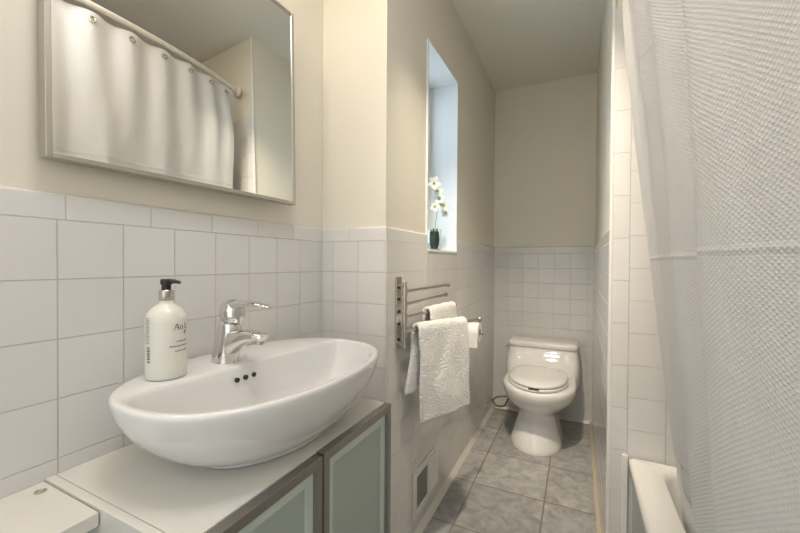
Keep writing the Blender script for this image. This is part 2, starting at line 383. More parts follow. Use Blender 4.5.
# ================================================================ BATHTUB
tub = empty('bathtub', 'white enamelled bathtub whose narrow rim shows in front of the shower curtain', 'bathtub', (0.15, 0.68, 0))
def tobj(name, bm, m, parent, **k):
    o = build(name, bm, m, parent, **k)
    o.matrix_parent_inverse = Matrix.Translation(-Vector(parent.location)); return o
def rrect(x0, x1, y0, y1, z, r, n=6):
    P = []
    for cx, cy, a0 in ((x1 - r, y1 - r, 0), (x0 + r, y1 - r, pi / 2), (x0 + r, y0 + r, pi), (x1 - r, y0 + r, 3 * pi / 2)):
        for i in range(n + 1):
            a = a0 + (pi / 2) * i / n; P.append(Vector((cx + r * math.cos(a), cy + r * math.sin(a), z)))
    return P
x0, x1, y0, y1 = 0.157, 0.918, -0.075, 1.426
RZ = 0.463
rings = [rrect(x0 + 0.012, x1, y0, y1, 0.0, 0.004), rrect(x0 + 0.012, x1, y0, y1, RZ - 0.055, 0.004), rrect(x0 + 0.002, x1, y0, y1, RZ - 0.045, 0.006),
         rrect(x0, x1, y0, y1, RZ - 0.010, 0.008), rrect(x0 + 0.003, x1 - 0.003, y0 + 0.003, y1 - 0.001, RZ - 0.003, 0.008), rrect(x0 + 0.010, x1 - 0.008, y0 + 0.01, y1 - 0.002, RZ, 0.01),
         rrect(x0 + 0.078, x1 - 0.07, y0 + 0.09, y1 - 0.03, RZ, 0.06), rrect(x0 + 0.088, x1 - 0.08, y0 + 0.10, y1 - 0.045, RZ - 0.012, 0.07),
         rrect(x0 + 0.11, x1 - 0.10, y0 + 0.16, y1 - 0.10, 0.16, 0.10), rrect(x0 + 0.16, x1 - 0.15, y0 + 0.24, y1 - 0.17, 0.10, 0.10)]
bm = bmesh.new(); loft(bm, rings, False, True); tobj('tub_body', bm, M['tubwhite'], tub, angle=50)
bm = B_(0.138, 0.1565, 1.425, 1.4355, 0.0, 0.468); tobj('caulk_strip', bm, M['tubwhite'], tub, bevel=0.003)

# ================================================================ SHOWER CURTAIN AND ROD
ROD_Z = 2.125
def interp(tab, y):
    tab = sorted(tab)
    if y <= tab[0][0]: return tab[0][1]
    if y >= tab[-1][0]: return tab[-1][1]
    for i in range(len(tab) - 1):
        if tab[i][0] <= y <= tab[i + 1][0]:
            p0 = tab[max(i - 1, 0)]; p1 = tab[i]; p2 = tab[i + 1]; p3 = tab[min(i + 2, len(tab) - 1)]
            hh = p2[0] - p1[0]; t = (y - p1[0]) / hh
            m1 = (p2[1] - p0[1]) / (p2[0] - p0[0]) * hh; m2 = (p3[1] - p1[1]) / (p3[0] - p1[0]) * hh
            return (2 * t ** 3 - 3 * t * t + 1) * p1[1] + (t ** 3 - 2 * t * t + t) * m1 + (-2 * t ** 3 + 3 * t * t) * p2[1] + (t ** 3 - t * t) * m2
RODX = [(-0.08, 0.215), (0.15, 0.115), (0.4, 0.075), (0.68, 0.065), (0.95, 0.088), (1.2, 0.135), (1.436, 0.21)]
MIDX = [(1.33, .197), (1.24, .186), (1.15, .189), (1.06, .192), (.98, .163), (.91, .180), (.84, .178), (.80, .166), (.745, .141), (.69, .164), (.635, .180), (.58, .136), (.53, .143), (.48, .158), (.43, .171), (.37, .184), (.28, .192), (.18, .175), (.08, .180), (0.0, .165), (-.06, .19)]
GROM_Y = [1.32, 1.215, 1.095, 0.965, 0.83, 0.69, 0.54, 0.38, 0.22, 0.07]
def curtain_x(y, z):
    # at the rod the cloth snakes between the rings; at mid height it takes its folds
    top = interp(RODX, y)
    ph = 0
    for i in range(len(GROM_Y) - 1):
        if GROM_Y[i + 1] <= y <= GROM_Y[i]:
            ph = (GROM_Y[i] - y) / (GROM_Y[i] - GROM_Y[i + 1]) ; break
    top += 0.020 * math.sin(pi * ph) ** 2 * (1 if 1 else 0)
    k = 0.062 + 0.055 * max(0, (y - 0.55)) / 0.75
    mid = interp(MIDX, y) + (1.1 - z) * k
    t = min(1, max(0, (z - 1.35) / (2.1 - 1.35))); t = t * t * (3 - 2 * t)
    x = mid * (1 - t) + top * t
    x -= 0.034 * math.exp(-((z - 1.86) / 0.20) ** 2) * min(1, max(0, (y - 1.0) / 0.3))
    x += 0.004 * noise.noise(Vector((y * 9, z * 2.2, 3))) + 0.002 * noise.noise(Vector((y * 25, z * 9, 7)))
    if z < 0.5:
        x = max(x, 0.252 + 0.0)
    elif z < 0.62:
        f = (0.62 - z) / 0.12; x = x * (1 - f) + max(x, 0.252) * f
    return x
bm = bmesh.new(); uv = bm.loops.layers.uv.new('UVMap')
ys = [1.335 - 1.39 * i / 330 for i in range(331)]; zs = [0.20 + (2.10 - 0.20) * j / 200 for j in range(201)]
arc = [0.0]
for i in range(1, len(ys)):
    dx = curtain_x(ys[i], 1.1) - curtain_x(ys[i - 1], 1.1); arc.append(arc[-1] + math.hypot(dx, ys[i] - ys[i - 1]))
V = []
for i, y in enumerate(ys):
    row = []
    for j, z in enumerate(zs):
        yy = y + 0.012 * noise.noise(Vector((0, z * 2.5, 1))) * min(1, max(0, (2.0 - z)))
        row.append(bm.verts.new((curtain_x(y, z), yy, z)))
    V.append(row)
for i in range(len(ys) - 1):
    for j in range(len(zs) - 1):
        f = bm.faces.new((V[i][j], V[i + 1][j], V[i + 1][j + 1], V[i][j + 1]))
        for l, (a, b) in zip(f.loops, ((i, j), (i + 1, j), (i + 1, j + 1), (i, j + 1))): l[uv].uv = (arc[a], zs[b])
cur = empty('shower_curtain', 'off-white waffle weave shower curtain hanging into the tub from a curved rod', 'curtain', (0.15, 0.6, RIM))
cl = tobj('cloth', bm, M['curtain'], cur, recalc=True)
sl = cl.modifiers.new('thick', 'SOLIDIFY'); sl.thickness = 0.0012
for yg in GROM_Y:
    xg = curtain_x(yg, 2.065)
    bm = bmesh.new(); pr = []
    for k in range(24):
        a = 2 * pi * k / 24; pr.append((xg - 0.0025, yg + 0.0095 * math.cos(a), 2.068 + 0.0095 * math.sin(a)))
    tube(bm, pr + [pr[0]], 0.0035, 8, cap=False); tobj('grommet', bm, M['steel'], cur)
rod = empty('curtain_rod', 'curved pale metal shower curtain rod ending on the wall, seen in the mirror', 'curtain rod', (0.2, 1.43, ROD_Z))
bm = bmesh.new(); pts = [Vector((interp(RODX, y) , y, ROD_Z)) for y in [-0.075 + 1.505 * i / 40 for i in range(41)]]
tube(bm, pts, 0.0125, 16); tobj('tube', bm, M['cream_metal'], rod)
for (yy, xx, sg) in ((1.4275, interp(RODX, 1.43), -1), (-0.079, 0.22, 1)):
    bm = bmesh.new(); R = [[Vector((xx + r * math.cos(2 * pi * k / 24), yy + sg * dy, ROD_Z + r * math.sin(2 * pi * k / 24))) for k in range(24)] for r, dy in ((0.032, 0), (0.032, 0.006), (0.024, 0.016), (0.014, 0.022))]
    loft(bm, R); tobj('flange', bm, M['cream_metal'], rod)

# ================================================================ CABINET
cab = empty('bathroom_cabinet', 'white cabinet with two frosted glass doors in aluminium frames under the sink', 'cabinet', (-0.65, 0.6, 0))
KY0, KY1, KX = 0.306, 0.886, -0.476
bm = bmesh.new()
box(bm, -A + 0.001, KX, KY0, KY0 + 0.0135, 0.085, CT)
box(bm, -A + 0.001, KX, KY1 - 0.016, KY1, 0.085, CT - 0.018)
box(bm, -A + 0.001, KX, KY0 + 0.0135, KY1 - 0.016, 0.085, 0.10)
box(bm, -A + 0.001, -A + 0.008, KY0 + 0.0135, KY1 - 0.016, 0.10, CT - 0.018)
box(bm, -0.60, KX, 0.588, 0.600, 0.10, CT - 0.018)
tobj('carcass', bm, M['lam'], cab, bevel=0.0008)
bm = B_(-A + 0.001, KX, KY0 + 0.0145, KY1, CT - 0.017, CT); tobj('cabinet_top', bm, M['lam'], cab, bevel=0.001)
for zz in (0.50, 0.30):
    bm = B_(-A + 0.01, KX - 0.03, KY0 + 0.014, KY1 - 0.017, zz, zz + 0.016); tobj('shelf', bm, M['lam'], cab)
for i, (ya, yb) in enumerate(((0.3065, 0.5885), (0.5925, 0.8860))):
    bm = bmesh.new(); xa, xb = KX + 0.0015, KX + 0.0215; za, zb = 0.09, CT + (0.001 if i else -0.002); fw_ = 0.019
    for q in ((ya, ya + fw_, za, zb), (yb - fw_, yb, za, zb), (ya + fw_, yb - fw_, zb - fw_, zb), (ya + fw_, yb - fw_, za, za + fw_)): box(bm, xa, xb, *q)
    dr = tobj('door', bm, M['alu'], cab, bevel=0.0012)
    bm = B_(xa + 0.006, xa + 0.010, ya + fw_ - 0.003, yb - fw_ + 0.003, za + fw_ - 0.003, zb - fw_ + 0.003); tobj('door_glass', bm, M['frost'], dr, smooth=False)
    bm = bmesh.new(); bw = 0.024; ya2, yb2, za2, zb2 = ya + fw_, yb - fw_, za + fw_, zb - fw_
    for q in ((ya2, ya2 + bw, za2, zb2), (yb2 - bw, yb2, za2, zb2), (ya2 + bw, yb2 - bw, zb2 - bw, zb2), (ya2 + bw, yb2 - bw, za2, za2 + bw)): box(bm, xa + 0.0102, xa + 0.0108, *q)
    tobj('etched_border', bm, M['etched'], dr, smooth=False)
for (fx, fy) in ((-0.81, 0.34), (-0.81, 0.85), (-0.51, 0.34), (-0.51, 0.85)):
    bm = bmesh.new(); lathe(bm, [(0.018, 0), (0.018, 0.01), (0.012, 0.015), (0.012, 0.086)], (fx, fy, 0), 20); tobj('leg', bm, M['alu'], cab)

# low side shelf, left of the cabinet
st = empty('side_shelf', 'small white laminate shelf table against the wall, left of the cabinet', 'shelf', (-0.75, 0.1, 0))
bm = B_(-A + 0.001, -0.664, -0.25, 0.3045, 0.694, 0.7165); tobj('shelf_top', bm, M['lam'], st, bevel=0.002)
bm = B_(-0.72, -0.70, 0.262, 0.282, 0, 0.694); tobj('leg', bm, M['wood'], st, bevel=0.001)
bm = B_(-0.72, -0.70, -0.22, -0.20, 0, 0.694); tobj('leg', bm, M['wood'], st, bevel=0.001)
bm = B_(-A + 0.01, -A + 0.03, 0.262, 0.282, 0, 0.694); tobj('leg', bm, M['wood'], st, bevel=0.001)
bm = B_(-A + 0.01, -A + 0.03, -0.22, -0.20, 0, 0.694); tobj('leg', bm, M['wood'], st, bevel=0.001)
bm = bmesh.new(); lathe(bm, [(0.0085, 0.0), (0.0085, 0.0012), (0.0060, 0.0020), (0.0055, 0.0008), (0.001, 0.0006)], (-0.809, 0.287, 0.7165), 24)
tobj('screw_cap', bm, M['steel'], st)

# ================================================================ SINK
sink = empty('vessel_sink', 'wide oval white ceramic vessel sink standing on the cabinet top', 'sink', (-0.63, 0.63, CT))
CX, CY = -0.598, 0.6260; HX, HY = 0.2060, 0.3015; OX = -0.6295
N = 128
def outer(th, k=1.0, cx=OX, hx=HX, hy=HY, n=2.35):
    """distance from (CX,CY) to a superellipse centred on cx"""
    lo, hi = 0.0, 1.0; c, s = math.cos(th), math.sin(th)
    for _ in range(40):
        mid = (lo + hi) / 2
        f = abs((CX + mid * c - cx) / hx) ** n + abs((mid * s) / hy) ** n
        if f < 1: lo = mid
        else: hi = mid
    return lo * k
def ring(fn, z): return [Vector((CX + fn(2 * pi * i / N) * math.cos(2 * pi * i / N), CY + fn(2 * pi * i / N) * math.sin(2 * pi * i / N), z)) for i in range(N)]
def opening(th, inset, xb, soft=0.0):
    c, s = math.cos(th), math.sin(th)
    r = outer(th, 1, OX, HX - inset, HY - inset, 2.3)
    # straight back wall, slightly skewed with rounded ends
    if c - .08 * s < -1e-4:
        rb = (xb - CX) / (c - .08 * s)
        p = 14.0 if soft == 0 else soft
        r = (r ** -p + rb ** -p) ** (-1 / p)
    return r
def blend(a, b, t): return lambda th: a(th) * (1 - t) + b(th) * t
foot = lambda th: outer(th, 1, -0.628, 0.118, 0.172, 2.0)
full = lambda th: outer(th)
rings = [ring(lambda th: foot(th) * 0.97, CT + 0.0006), ring(foot, CT + 0.002), ring(foot, CT + 0.008)]
for t, z in ((0.12, .014), (0.30, .026), (0.48, .042), (0.64, .060), (0.78, .080), (0.885, .100), (0.955, .120), (0.992, .138), (1.0, .146)):
    rings.append(ring(blend(foot, full, t), CT + z))
rings += [ring(lambda th: outer(th) - 0.0008, RIM - 0.0025), ring(lambda th: outer(th) - 0.004, RIM - 0.0002), ring(lambda th: outer(th) - 0.008, RIM)]
op = lambda d: (lambda th: opening(th, 0.015 + d, -0.684 + d))
rings += [ring(op(-0.002), RIM - 0.0004), ring(op(0.001), RIM - 0.002), ring(op(0.004), RIM - 0.009)]
bas = lambda th: opening(th, 0.085, -0.660, 6)
for t, z in ((0.06, .025), (0.15, .045), (0.28, .066), (0.45, .084), (0.65, .097), (0.85, .104), (1.0, .107)):
    rings.append(ring(blend(op(0.006), bas, t), RIM - z))
for k, z in ((0.8, .111), (0.55, .115), (0.3, .118), (0.12, .120)):
    rings.append(ring(lambda th, k=k: bas(th) * k, RIM - z))
bm = bmesh.new(); loft(bm, rings, True, True); tobj('basin', bm, M['ceramic'], sink, angle=60)
bm = bmesh.new(); lathe(bm, [(0.021, 0), (0.021, 0.003), (0.016, 0.005), (0.002, 0.006)], (CX, CY, RIM - 0.1195), 32); tobj('drain', bm, M['chrome'], sink)
for yy in (0.571, 0.594, 0.617):
    bm = bmesh.new(); zz = RIM - 0.030; xx = -0.6755 
    R = [[Vector((xx + dx, yy + r * math.cos(2 * pi * k / 20), zz + r * math.sin(2 * pi * k / 20))) for k in range(20)] for r, dx in ((0.0052, -0.004), (0.0052, 0.0012), (0.0042, 0.0016))]
    loft(bm, R); o = tobj('overflow_hole', bm, M['dark'], sink)
    tag(o, 'dark overflow hole')

# faucet
fc = empty('faucet', 'chrome single lever faucet on the back ledge of the white sink', 'faucet', (-0.743, 0.594, RIM))
fx, fy = -0.743, 0.594
def fring(x, z, a, b, tilt=0.0, n=24):
    return [Vector((fx + x + a * math.cos(2 * pi * k / n) * math.cos(tilt), fy + b * math.sin(2 * pi * k / n), RIM + z + a * math.cos(2 * pi * k / n) * math.sin(tilt))) for k in range(n)]
def pring(x, z, hw, hh, ang, n=20):
    """cross-section of the spout or lever, square to its direction in the XZ plane"""
    P = []
    for k in range(n):
        a = 2 * pi * k / n; u = hw * math.copysign(abs(math.cos(a)) ** .8, math.cos(a)); v = hh * math.copysign(abs(math.sin(a)) ** .8, math.sin(a))
        P.append(Vector((fx + x - v * math.sin(ang), fy + u, RIM + z + v * math.cos(ang))))
    return P
bm = bmesh.new()
loft(bm, [fring(0, 0.0003, .033, .030), fring(0, .004, .0325, .0295), fring(.003, .025, .0310, .0285, -.05), fring(.009, .050, .0305, .0275, -.12), fring(.014, .074, .0295, .0262, -.2), fring(.018, .092, .0275, .0252, -.28), fring(.0195, .096, .023, .021, -.3)])
loft(bm, [pring(.002, .036, .023, .032, .50), pring(.025, .047, .0235, .027, .38), pring(.048, .057, .0225, .0200, .24), pring(.072, .063, .0205, .0155, .14), pring(.095, .066, .0185, .0125, .05), pring(.114, .0655, .0172, .0100, -.12), pring(.123, .064, .013, .0065, -.3)])
tobj('body', bm, M['chrome'], fc, angle=60)
bm = bmesh.new()
loft(bm, [fring(.0195, .0985, .025, .0225, -.3), fring(.020, .101, .0290, .0262, -.28), fring(.022, .112, .0305, .0275, -.2), fring(.022, .125, .0300, .0268, -.1), fring(.023, .136, .0255, .0235, 0), fring(.023, .1435, .016, .016, .05), fring(.023, .1455, .004, .004, .05)])
loft(bm, [pring(.010, .126, .020, .013, .25), pring(.035, .133, .021, .0110, .10), pring(.065, .1375, .0190, .0080, 0), pring(.097, .1375, .0155, .0060, -.06), pring(.124, .1355, .012, .0045, -.12), pring(.140, .134, .006, .002, -.15)])
tobj('lever', bm, M['chrome'], fc, angle=60)
bm = bmesh.new(); R = [[Vector((fx + .108 + r * math.cos(2 * pi * k / 20), fy + r * math.sin(2 * pi * k / 20), RIM + z)) for k in range(20)] for r, z in ((.0105, .058), (.0105, .0495), (.008, .0495))]
loft(bm, R); tobj('aerator', bm, M['steel'], fc)

# soap bottle
bx, by = -0.746, 0.458
bot = empty('lotion_bottle', 'milky white pump bottle with black pump on the left end of the sink ledge', 'bottle', (bx, by, RIM))
bm = bmesh.new(); prof = [(.036, .0006), (.0388, .003), (.0395, .008), (.0395, .118), (.0385, .128), (.034, .138), (.026, .147), (.017, .153), (.014, .156), (.0135, .162)]
prof = [(r * .925, z * .955) for r, z in prof]; lathe(bm, prof, (bx, by, RIM), 48); tobj('bottle_body', bm, M['lotion'], bot, angle=50)
bm = bmesh.new(); lathe(bm, [(.0125, .1535), (.0132, .1545), (.0132, .1735), (.0120, .1750)], (bx, by, RIM), 32); tobj('collar', bm, M['steel'], bot)
bm = bmesh.new(); lathe(bm, [(.0085, .1750), (.0085, .185), (.0105, .186), (.0105, .194), (.0085, .196)], (bx, by, RIM), 24)
dv = Vector((0.80, 0.60, 0)).normalized(); c0 = Vector((bx, by, RIM + .1915))
tube(bm, [c0 - dv * .009, c0 + dv * .008, c0 + dv * .015 + Vector((0, 0, .0005)), c0 + dv * .022 - Vector((0, 0, .001)), c0 + dv * .026 - Vector((0, 0, .003))], [.0055, .0055, .0042, .0034, .003], 12)
tobj('pump_head', bm, M['black'], bot)
# printing on the bottle: angles measured round the bottle; 'a' is the bearing of the print as seen
camdir = math.atan2(-by, -bx)   # bearing of the camera from the bottle
RB = .0397 * .925 - .0001 + .0002
def wrap(name, quads, label):
    """quads: (angle0, angle1, z0, z1) patches lying on the bottle"""
    bm = bmesh.new()
    for a0, a1, z0, z1 in quads:
        n = max(1, int(abs(a1 - a0) / 0.05)); 
        for i in range(n):
            b0 = a0 + (a1 - a0) * i / n; b1 = a0 + (a1 - a0) * (i + 1) / n
            ps = [Vector((bx + RB * math.cos(b), by + RB * math.sin(b), RIM + z)) for b, z in ((b0, z0), (b1, z0), (b1, z1), (b0, z1))]
            bm.faces.new([bm.verts.new(p) for p in ps])
    o = tobj(name, bm, M['ink'], bot, smooth=False, recalc=False); o.data.materials[0] = M['ink']; tag(o, label); return o
def stroke(P, wd, a_c, z_c, sc):
    """polyline in text space -> strip wrapped on the bottle"""
    return [(p, q, wd) for p, q in zip(P, P[1:])], a_c, z_c, sc
def letters(name, strokes, a_c, z_c, sc, label):
    bm = bmesh.new()
    for (p, q, wd) in strokes:
        p = Vector(p); q = Vector(q); t = (q - p).normalized(); nrm = Vector((-t.y, t.x)) * wd / 2
        n = 4
        for i in range(n):
            s0 = p.lerp(q, i / n); s1 = p.lerp(q, (i + 1) / n); vs = []
            for c in (s0 - nrm, s1 - nrm, s1 + nrm, s0 + nrm):
                ang = a_c + c.x * sc / RB; vs.append(bm.verts.new((bx + RB * math.cos(ang), by + RB * math.sin(ang), RIM + z_c + c.y * sc)))
            bm.faces.new(vs)
    o = tobj(name, bm, M['ink'], bot, smooth=False, recalc=False); tag(o, label); return o
AX = camdir + 0.36     # centre line of the front label, turned to the right of the camera
L = []
L += [((0, 0), (.42, 1), .10), ((.42, 1), (.84, 0), .17), ((.18, .36), (.66, .36), .07), ((-.10, 0), (.16, 0), .06), ((.68, 0), (1.0, 0), .06)]                       # A
L += [((1.12, .62), (1.12, .18), .14), ((1.12, .18), (1.24, .02), .10), ((1.24, .02), (1.44, .10), .09), ((1.5, .66), (1.5, 0), .14), ((1.02, .63), (1.16, .63), .06), ((1.40, .63), (1.5, .63), .06), ((1.46, 0), (1.62, 0), .06)]   # u
L += [((2.15, 1), (2.15, 0), .16), ((2.02, 1), (2.30, 1), .06), ((2.02, .02), (2.75, .02), .08), ((2.75, 0), (2.75, .25), .07)]      # L
letters('label_title', L, AX, .098, .0115, 'dark printed title on the front label')
quads = []
for z, a0, a1 in ((.0735, .12, .78), (.0640, -.22, .85), (.0545, .05, .8)):
    x = a0
    while x < a1:
        wdt = random.uniform(.03, .06); quads.append((AX + x, AX + x + wdt, z, z + (.0022 if random.random() < .6 else .003))); x += wdt + .022
wrap('front_print', quads, 'fine dark printing on the front label')
quads = [(AX + .56, AX + .66, .088, .091), (AX + .60, AX + .72, .090, .0935), (AX + .66, AX + .70, .0935, .096)]
wrap('label_emblem', quads, 'small dark leaf-like mark beside the printed title')
AL = camdir - 1.02; quads = []
for i in range(15):
    z = .121 - i * .0034 ; x = -.16
    while x < .14:
        wdt = random.uniform(.03, .08); quads.append((AL + x, AL + min(x + wdt, .17), z, z + .0012)); x += wdt + .018
for i in range(11):
    z = .066 - i * .0030; quads.append((AL - .02, AL + .20, z, z + random.choice((.0010, .0016, .0021))))
wrap('side_print', quads, 'barcode and small print on the side of the bottle')

# ================================================================ MIRROR
MY0, MY1, MZ0, MZ1 = 0.298, 0.884, 1.282, 1.872
mir = empty('wall_mirror', 'rectangular mirror in a thin pale metal frame above the sink', 'mirror', (-A, (MY0 + MY1) / 2, MZ0))
bm = bmesh.new(); hw = (MY1 - MY0) / 2; hh = MZ1 - MZ0; fd = 0.028; ff = 0.0095
for q in ((-hw, -hw + ff, 0, hh), (hw - ff, hw, 0, hh), (-hw + ff, hw - ff, 0, ff), (-hw + ff, hw - ff, hh - ff, hh)): box(bm, 0.0, fd, *q)
build('mirror_frame', bm, M['frame'], mir, bevel=0.0012)
bm = B_(0.004, fd - 0.003, -hw + ff, hw - ff, ff, hh - ff); build('mirror_glass', bm, M['mirror'], mir, smooth=False)
TOE, TILT = math.radians(-2.2), math.radians(-1.15)
mir.rotation_euler = (0, TILT, TOE)
mir.location.x = -A + 0.0005 + hw * abs(math.sin(TOE)) + 0.003

# ================================================================ TOILET
wc = empty('toilet', 'white one-piece toilet with closed lid at the end of the alcove', 'toilet', (-0.22, 2.5, 0))
TX = -0.213
def sect(hw, yf, yb, z, ym=None, nf=2.0, nb=5.0, n=48, dx=0.0):
    ym = yf + min((yb - yf) * 0.62, hw * 1.25) if ym is None else ym
    P = []
    for i in range(n):
        t = 2 * pi * i / n; c, s = math.cos(t), math.sin(t)
        if s < 0: x = hw * math.copysign(abs(c) ** (2 / nf), c); y = ym - (ym - yf) * abs(s) ** (2 / nf)
        else: x = hw * math.copysign(abs(c) ** (2 / nb), c); y = ym + (yb - ym) * abs(s) ** (2 / nb)
        P.append(Vector((TX + dx + x, y, z)))
    return P
YB = D - 0.012
bm = bmesh.new()
def ped(hw, yf, yb, z, dx): return sect(hw, yf, yb, z, dx=dx)
loft(bm, [ped(.147, 2.226, 2.70, 0.0005, -.012), ped(.149, 2.225, 2.70, .008, -.012), ped(.146, 2.230, 2.70, .03, -.012), ped(.133, 2.250, 2.71, .075, -.012), ped(.117, 2.276, 2.72, .125, -.011), ped(.108, 2.290, 2.74, .170, -.010), ped(.110, 2.284, 2.76, .200, -.008),
          ped(.130, 2.252, 2.78, .228, -.006), ped(.162, 2.205, 2.80, .260, -.004), ped(.190, 2.160, YB, .296, -.002), sect(.201, 2.130, YB, .33, dx=.003), sect(.207, 2.116, YB, .36, dx=.004), sect(.208, 2.113, YB, .380, dx=.004), sect(.203, 2.119, YB, .391, dx=.004), sect(.192, 2.132, YB, .394, dx=.004)])
tobj('bowl', bm, M['ceramic'], wc, angle=70)
bm = bmesh.new()
loft(bm, [sect(.226, 2.40, YB, .330, 2.64, 2.4, 6), sect(.230, 2.44, YB, .370, 2.66, 2.7, 6), sect(.231, 2.495, YB, .400, 2.67, 3.2, 6), sect(.230, 2.535, YB, .430, 2.68, 4.0, 6), sect(.226, 2.566, YB, .470, 2.69, 5, 6), sect(.219, 2.590, YB, .515, 2.70, 5.5, 6), sect(.214, 2.600, YB, .542, 2.70, 6, 6)])
tobj('tank', bm, M['ceramic'], wc, angle=70)
bm = bmesh.new()
loft(bm, [sect(.214, 2.594, YB, .5425, 2.70, 8, 8), sect(.2195, 2.589, YB, .546, 2.70, 8, 8), sect(.2205, 2.588, YB, .566, 2.70, 8, 8), sect(.2175, 2.592, YB, .576, 2.70, 8, 8), sect(.206, 2.604, YB - .01, .5815, 2.70, 8, 8)])
tobj('tank_lid', bm, M['ceramic'], wc, angle=60)
bm = bmesh.new()
loft(bm, [sect(.166, 2.134, 2.545, .3945, 2.37, 2, 2.4), sect(.170, 2.124, 2.553, .399, 2.37, 2, 2.4), sect(.172, 2.122, 2.555, .408, 2.37, 2, 2.4), sect(.172, 2.126, 2.551, .4125, 2.37, 2, 2.4)])
tobj('seat', bm, M['ceramic'], wc, angle=70)
bm = bmesh.new()
loft(bm, [sect(.165, 2.134, 2.575, .4160, 2.37, 2, 2.4), sect(.167, 2.128, 2.580, .419, 2.37, 2, 2.4), sect(.167, 2.128, 2.580, .428, 2.37, 2, 2.4), sect(.162, 2.138, 2.572, .4345, 2.37, 2, 2.4), sect(.120, 2.20, 2.50, .4395, 2.37, 2, 2.4), sect(.05, 2.32, 2.42, .441, 2.37, 2, 2.4)])
tobj('seat_lid', bm, M['ceramic'], wc, angle=70)
bm = B_(TX - .028, TX + .028, 2.122, 2.132, .4115, .4165); tobj('lid_bumper', bm, M['dark'], wc)
bm = bmesh.new(); tube(bm, [(TX - .212, 2.64, .535), (TX - .228, 2.64, .535)], .009, 16); tube(bm, smooth_pts([(TX - .226, 2.64, .535), (TX - .230, 2.62, .534), (TX - .229, 2.585, .526)], 5), .0055, 10)
tobj('flush_lever', bm, M['chrome'], wc)
bm = bmesh.new(); tube(bm, smooth_pts([(-B + .002, 2.77, .085), (-.560, 2.765, .070), (-.545, 2.76, .052), (-.52, 2.755, .046), (-.48, 2.75, .058), (-.455, 2.75, .105), (-.425, 2.75, .20), (-.41, 2.75, .34)], 6), .0065, 12)
tube(bm, smooth_pts([(-.565, 2.765, .078), (-.54, 2.765, .105), (-.50, 2.76, .120), (-.45, 2.76, .128), (-.415, 2.765, .13)], 6), .005, 10)
hose = tobj('supply_hose', bm, M['wood'], wc); tag(hose, 'dark water supply hose')

# ================================================================ TOWEL RACK AND TOWELS
PX, PY = -0.540, 1.150
rack = empty('towel_rack', 'brushed metal wall rack with four swivelling towel bars', 'towel rack', (-B, 1.19, 0.80))
bm = B_(-B + .0005, -B + .0075, 1.150, 1.190, .797, 1.055); tobj('back_plate', bm, M['steel'], rack, bevel=.001)
for zz in (1.018, .975, .932, .888, .832):
    bm = bmesh.new(); tube(bm, [(-B + .007, 1.168, zz), (-B + .011, 1.168, zz)], .0055, 12); o = tobj('plate_screw', bm, M['dark'], rack)
bm = bmesh.new(); tube(bm, [(PX, PY, .812), (PX, PY, 1.034)], .0068, 16); ball(bm, (PX, PY, 1.036), .0078, 8); ball(bm, (PX, PY, .810), .0078, 8); tobj('pivot_post', bm, M['steel'], rack)
for zz in (1.026, .822):
    bm = bmesh.new(); tube(bm, [(-B + .006, 1.158, zz), (PX, PY, zz)], .005, 10); tobj('bracket', bm, M['steel'], rack)
ARM = []
for ph, zz, L_, sag in ((0.5, 1.005, .45, 0), (-0.5, .960, .45, 0), (5, .914, .45, 0), (20.5, .868, .455, .006)):
    s_, c_ = math.sin(math.radians(ph)), math.cos(math.radians(ph)); a = Vector((PX, PY, zz)); b = a + Vector((s_ * L_, c_ * L_, -sag)); ARM.append((a, b))
    bm = bmesh.new(); tube(bm, [a - Vector((0, 0, .016)), a + Vector((0, 0, .016))], .0092, 16); tube(bm, [a, b], .0062, 16)
    ball(bm, b, .0105, 8); tobj('towel_bar', bm, M['steel'], rack)

def towel(name, label, arm, s0, s1, front, back, thick, seed, group=None, skew_f=0.0, skew_b=0.0, slant=0.0, layers=1):
    a, b = arm; d = (b - a).normalized(); side = Vector((d.y, -d.x, 0)).normalized()   # side points to the room
    R0 = .0062 + thick * .5 + .003
    nu, nv = 26, 64
    total = front + back + pi * R0
    bm = bmesh.new(); uv = bm.loops.layers.uv.new('UVMap'); V = []
    for i in range(nu + 1):
        s = s0 + (s1 - s0) * i / nu; row = []
        for j in range(nv + 1):
            q = total * j / nv - back          # <0 back sheet, 0..piR over the bar, > front sheet
            fs = 0.0
            if q < 0:
                off = Vector((0, 0, q)) - side * R0; dn = -q; fs = skew_b * dn / max(back, .01); push = -1
            elif q < pi * R0:
                an = pi - q / R0; off = side * (R0 * math.cos(an)) + Vector((0, 0, R0 * math.sin(an))); dn = 0; push = 0
            else:
                dn = q - pi * R0; kk = 1 + slant * (1 - i / nu) ; off = Vector((0, 0, -dn * kk)) + side * R0; fs = skew_f * dn / front; push = 1
            p = a + d * (s + fs) + off
            wob = noise.noise(Vector((s * 14 + seed, dn * 5, seed))) * .010 * min(1, dn / .1)
            p += side * (wob + (.010 * min(1, dn / .25) * push if push > 0 else 0)) + d * (.006 * noise.noise(Vector((seed, dn * 11, s * 4))))
            p.z += .004 * noise.noise(Vector((s * 22, seed, 2))) * (1 if dn == 0 else .6)
            row.append(bm.verts.new(p))
        V.append(row)
    for i in range(nu):
        for j in range(nv):
            f = bm.faces.new((V[i][j], V[i][j + 1], V[i + 1][j + 1], V[i + 1][j]))
            for l, (x, y) in zip(f.loops, ((i, j), (i, j + 1), (i + 1, j + 1), (i + 1, j))): l[uv].uv = ((s1 - s0) * x / nu, total * y / nv)
    o = build(name, bm, M['towel'], None)
    m1 = o.modifiers.new('thick', 'SOLIDIFY'); m1.thickness = thick; m1.offset = 0
    m2 = o.modifiers.new('sub', 'SUBSURF'); m2.levels = 1; m2.render_levels = 1
    tag(o, label, 'towel', group); return o
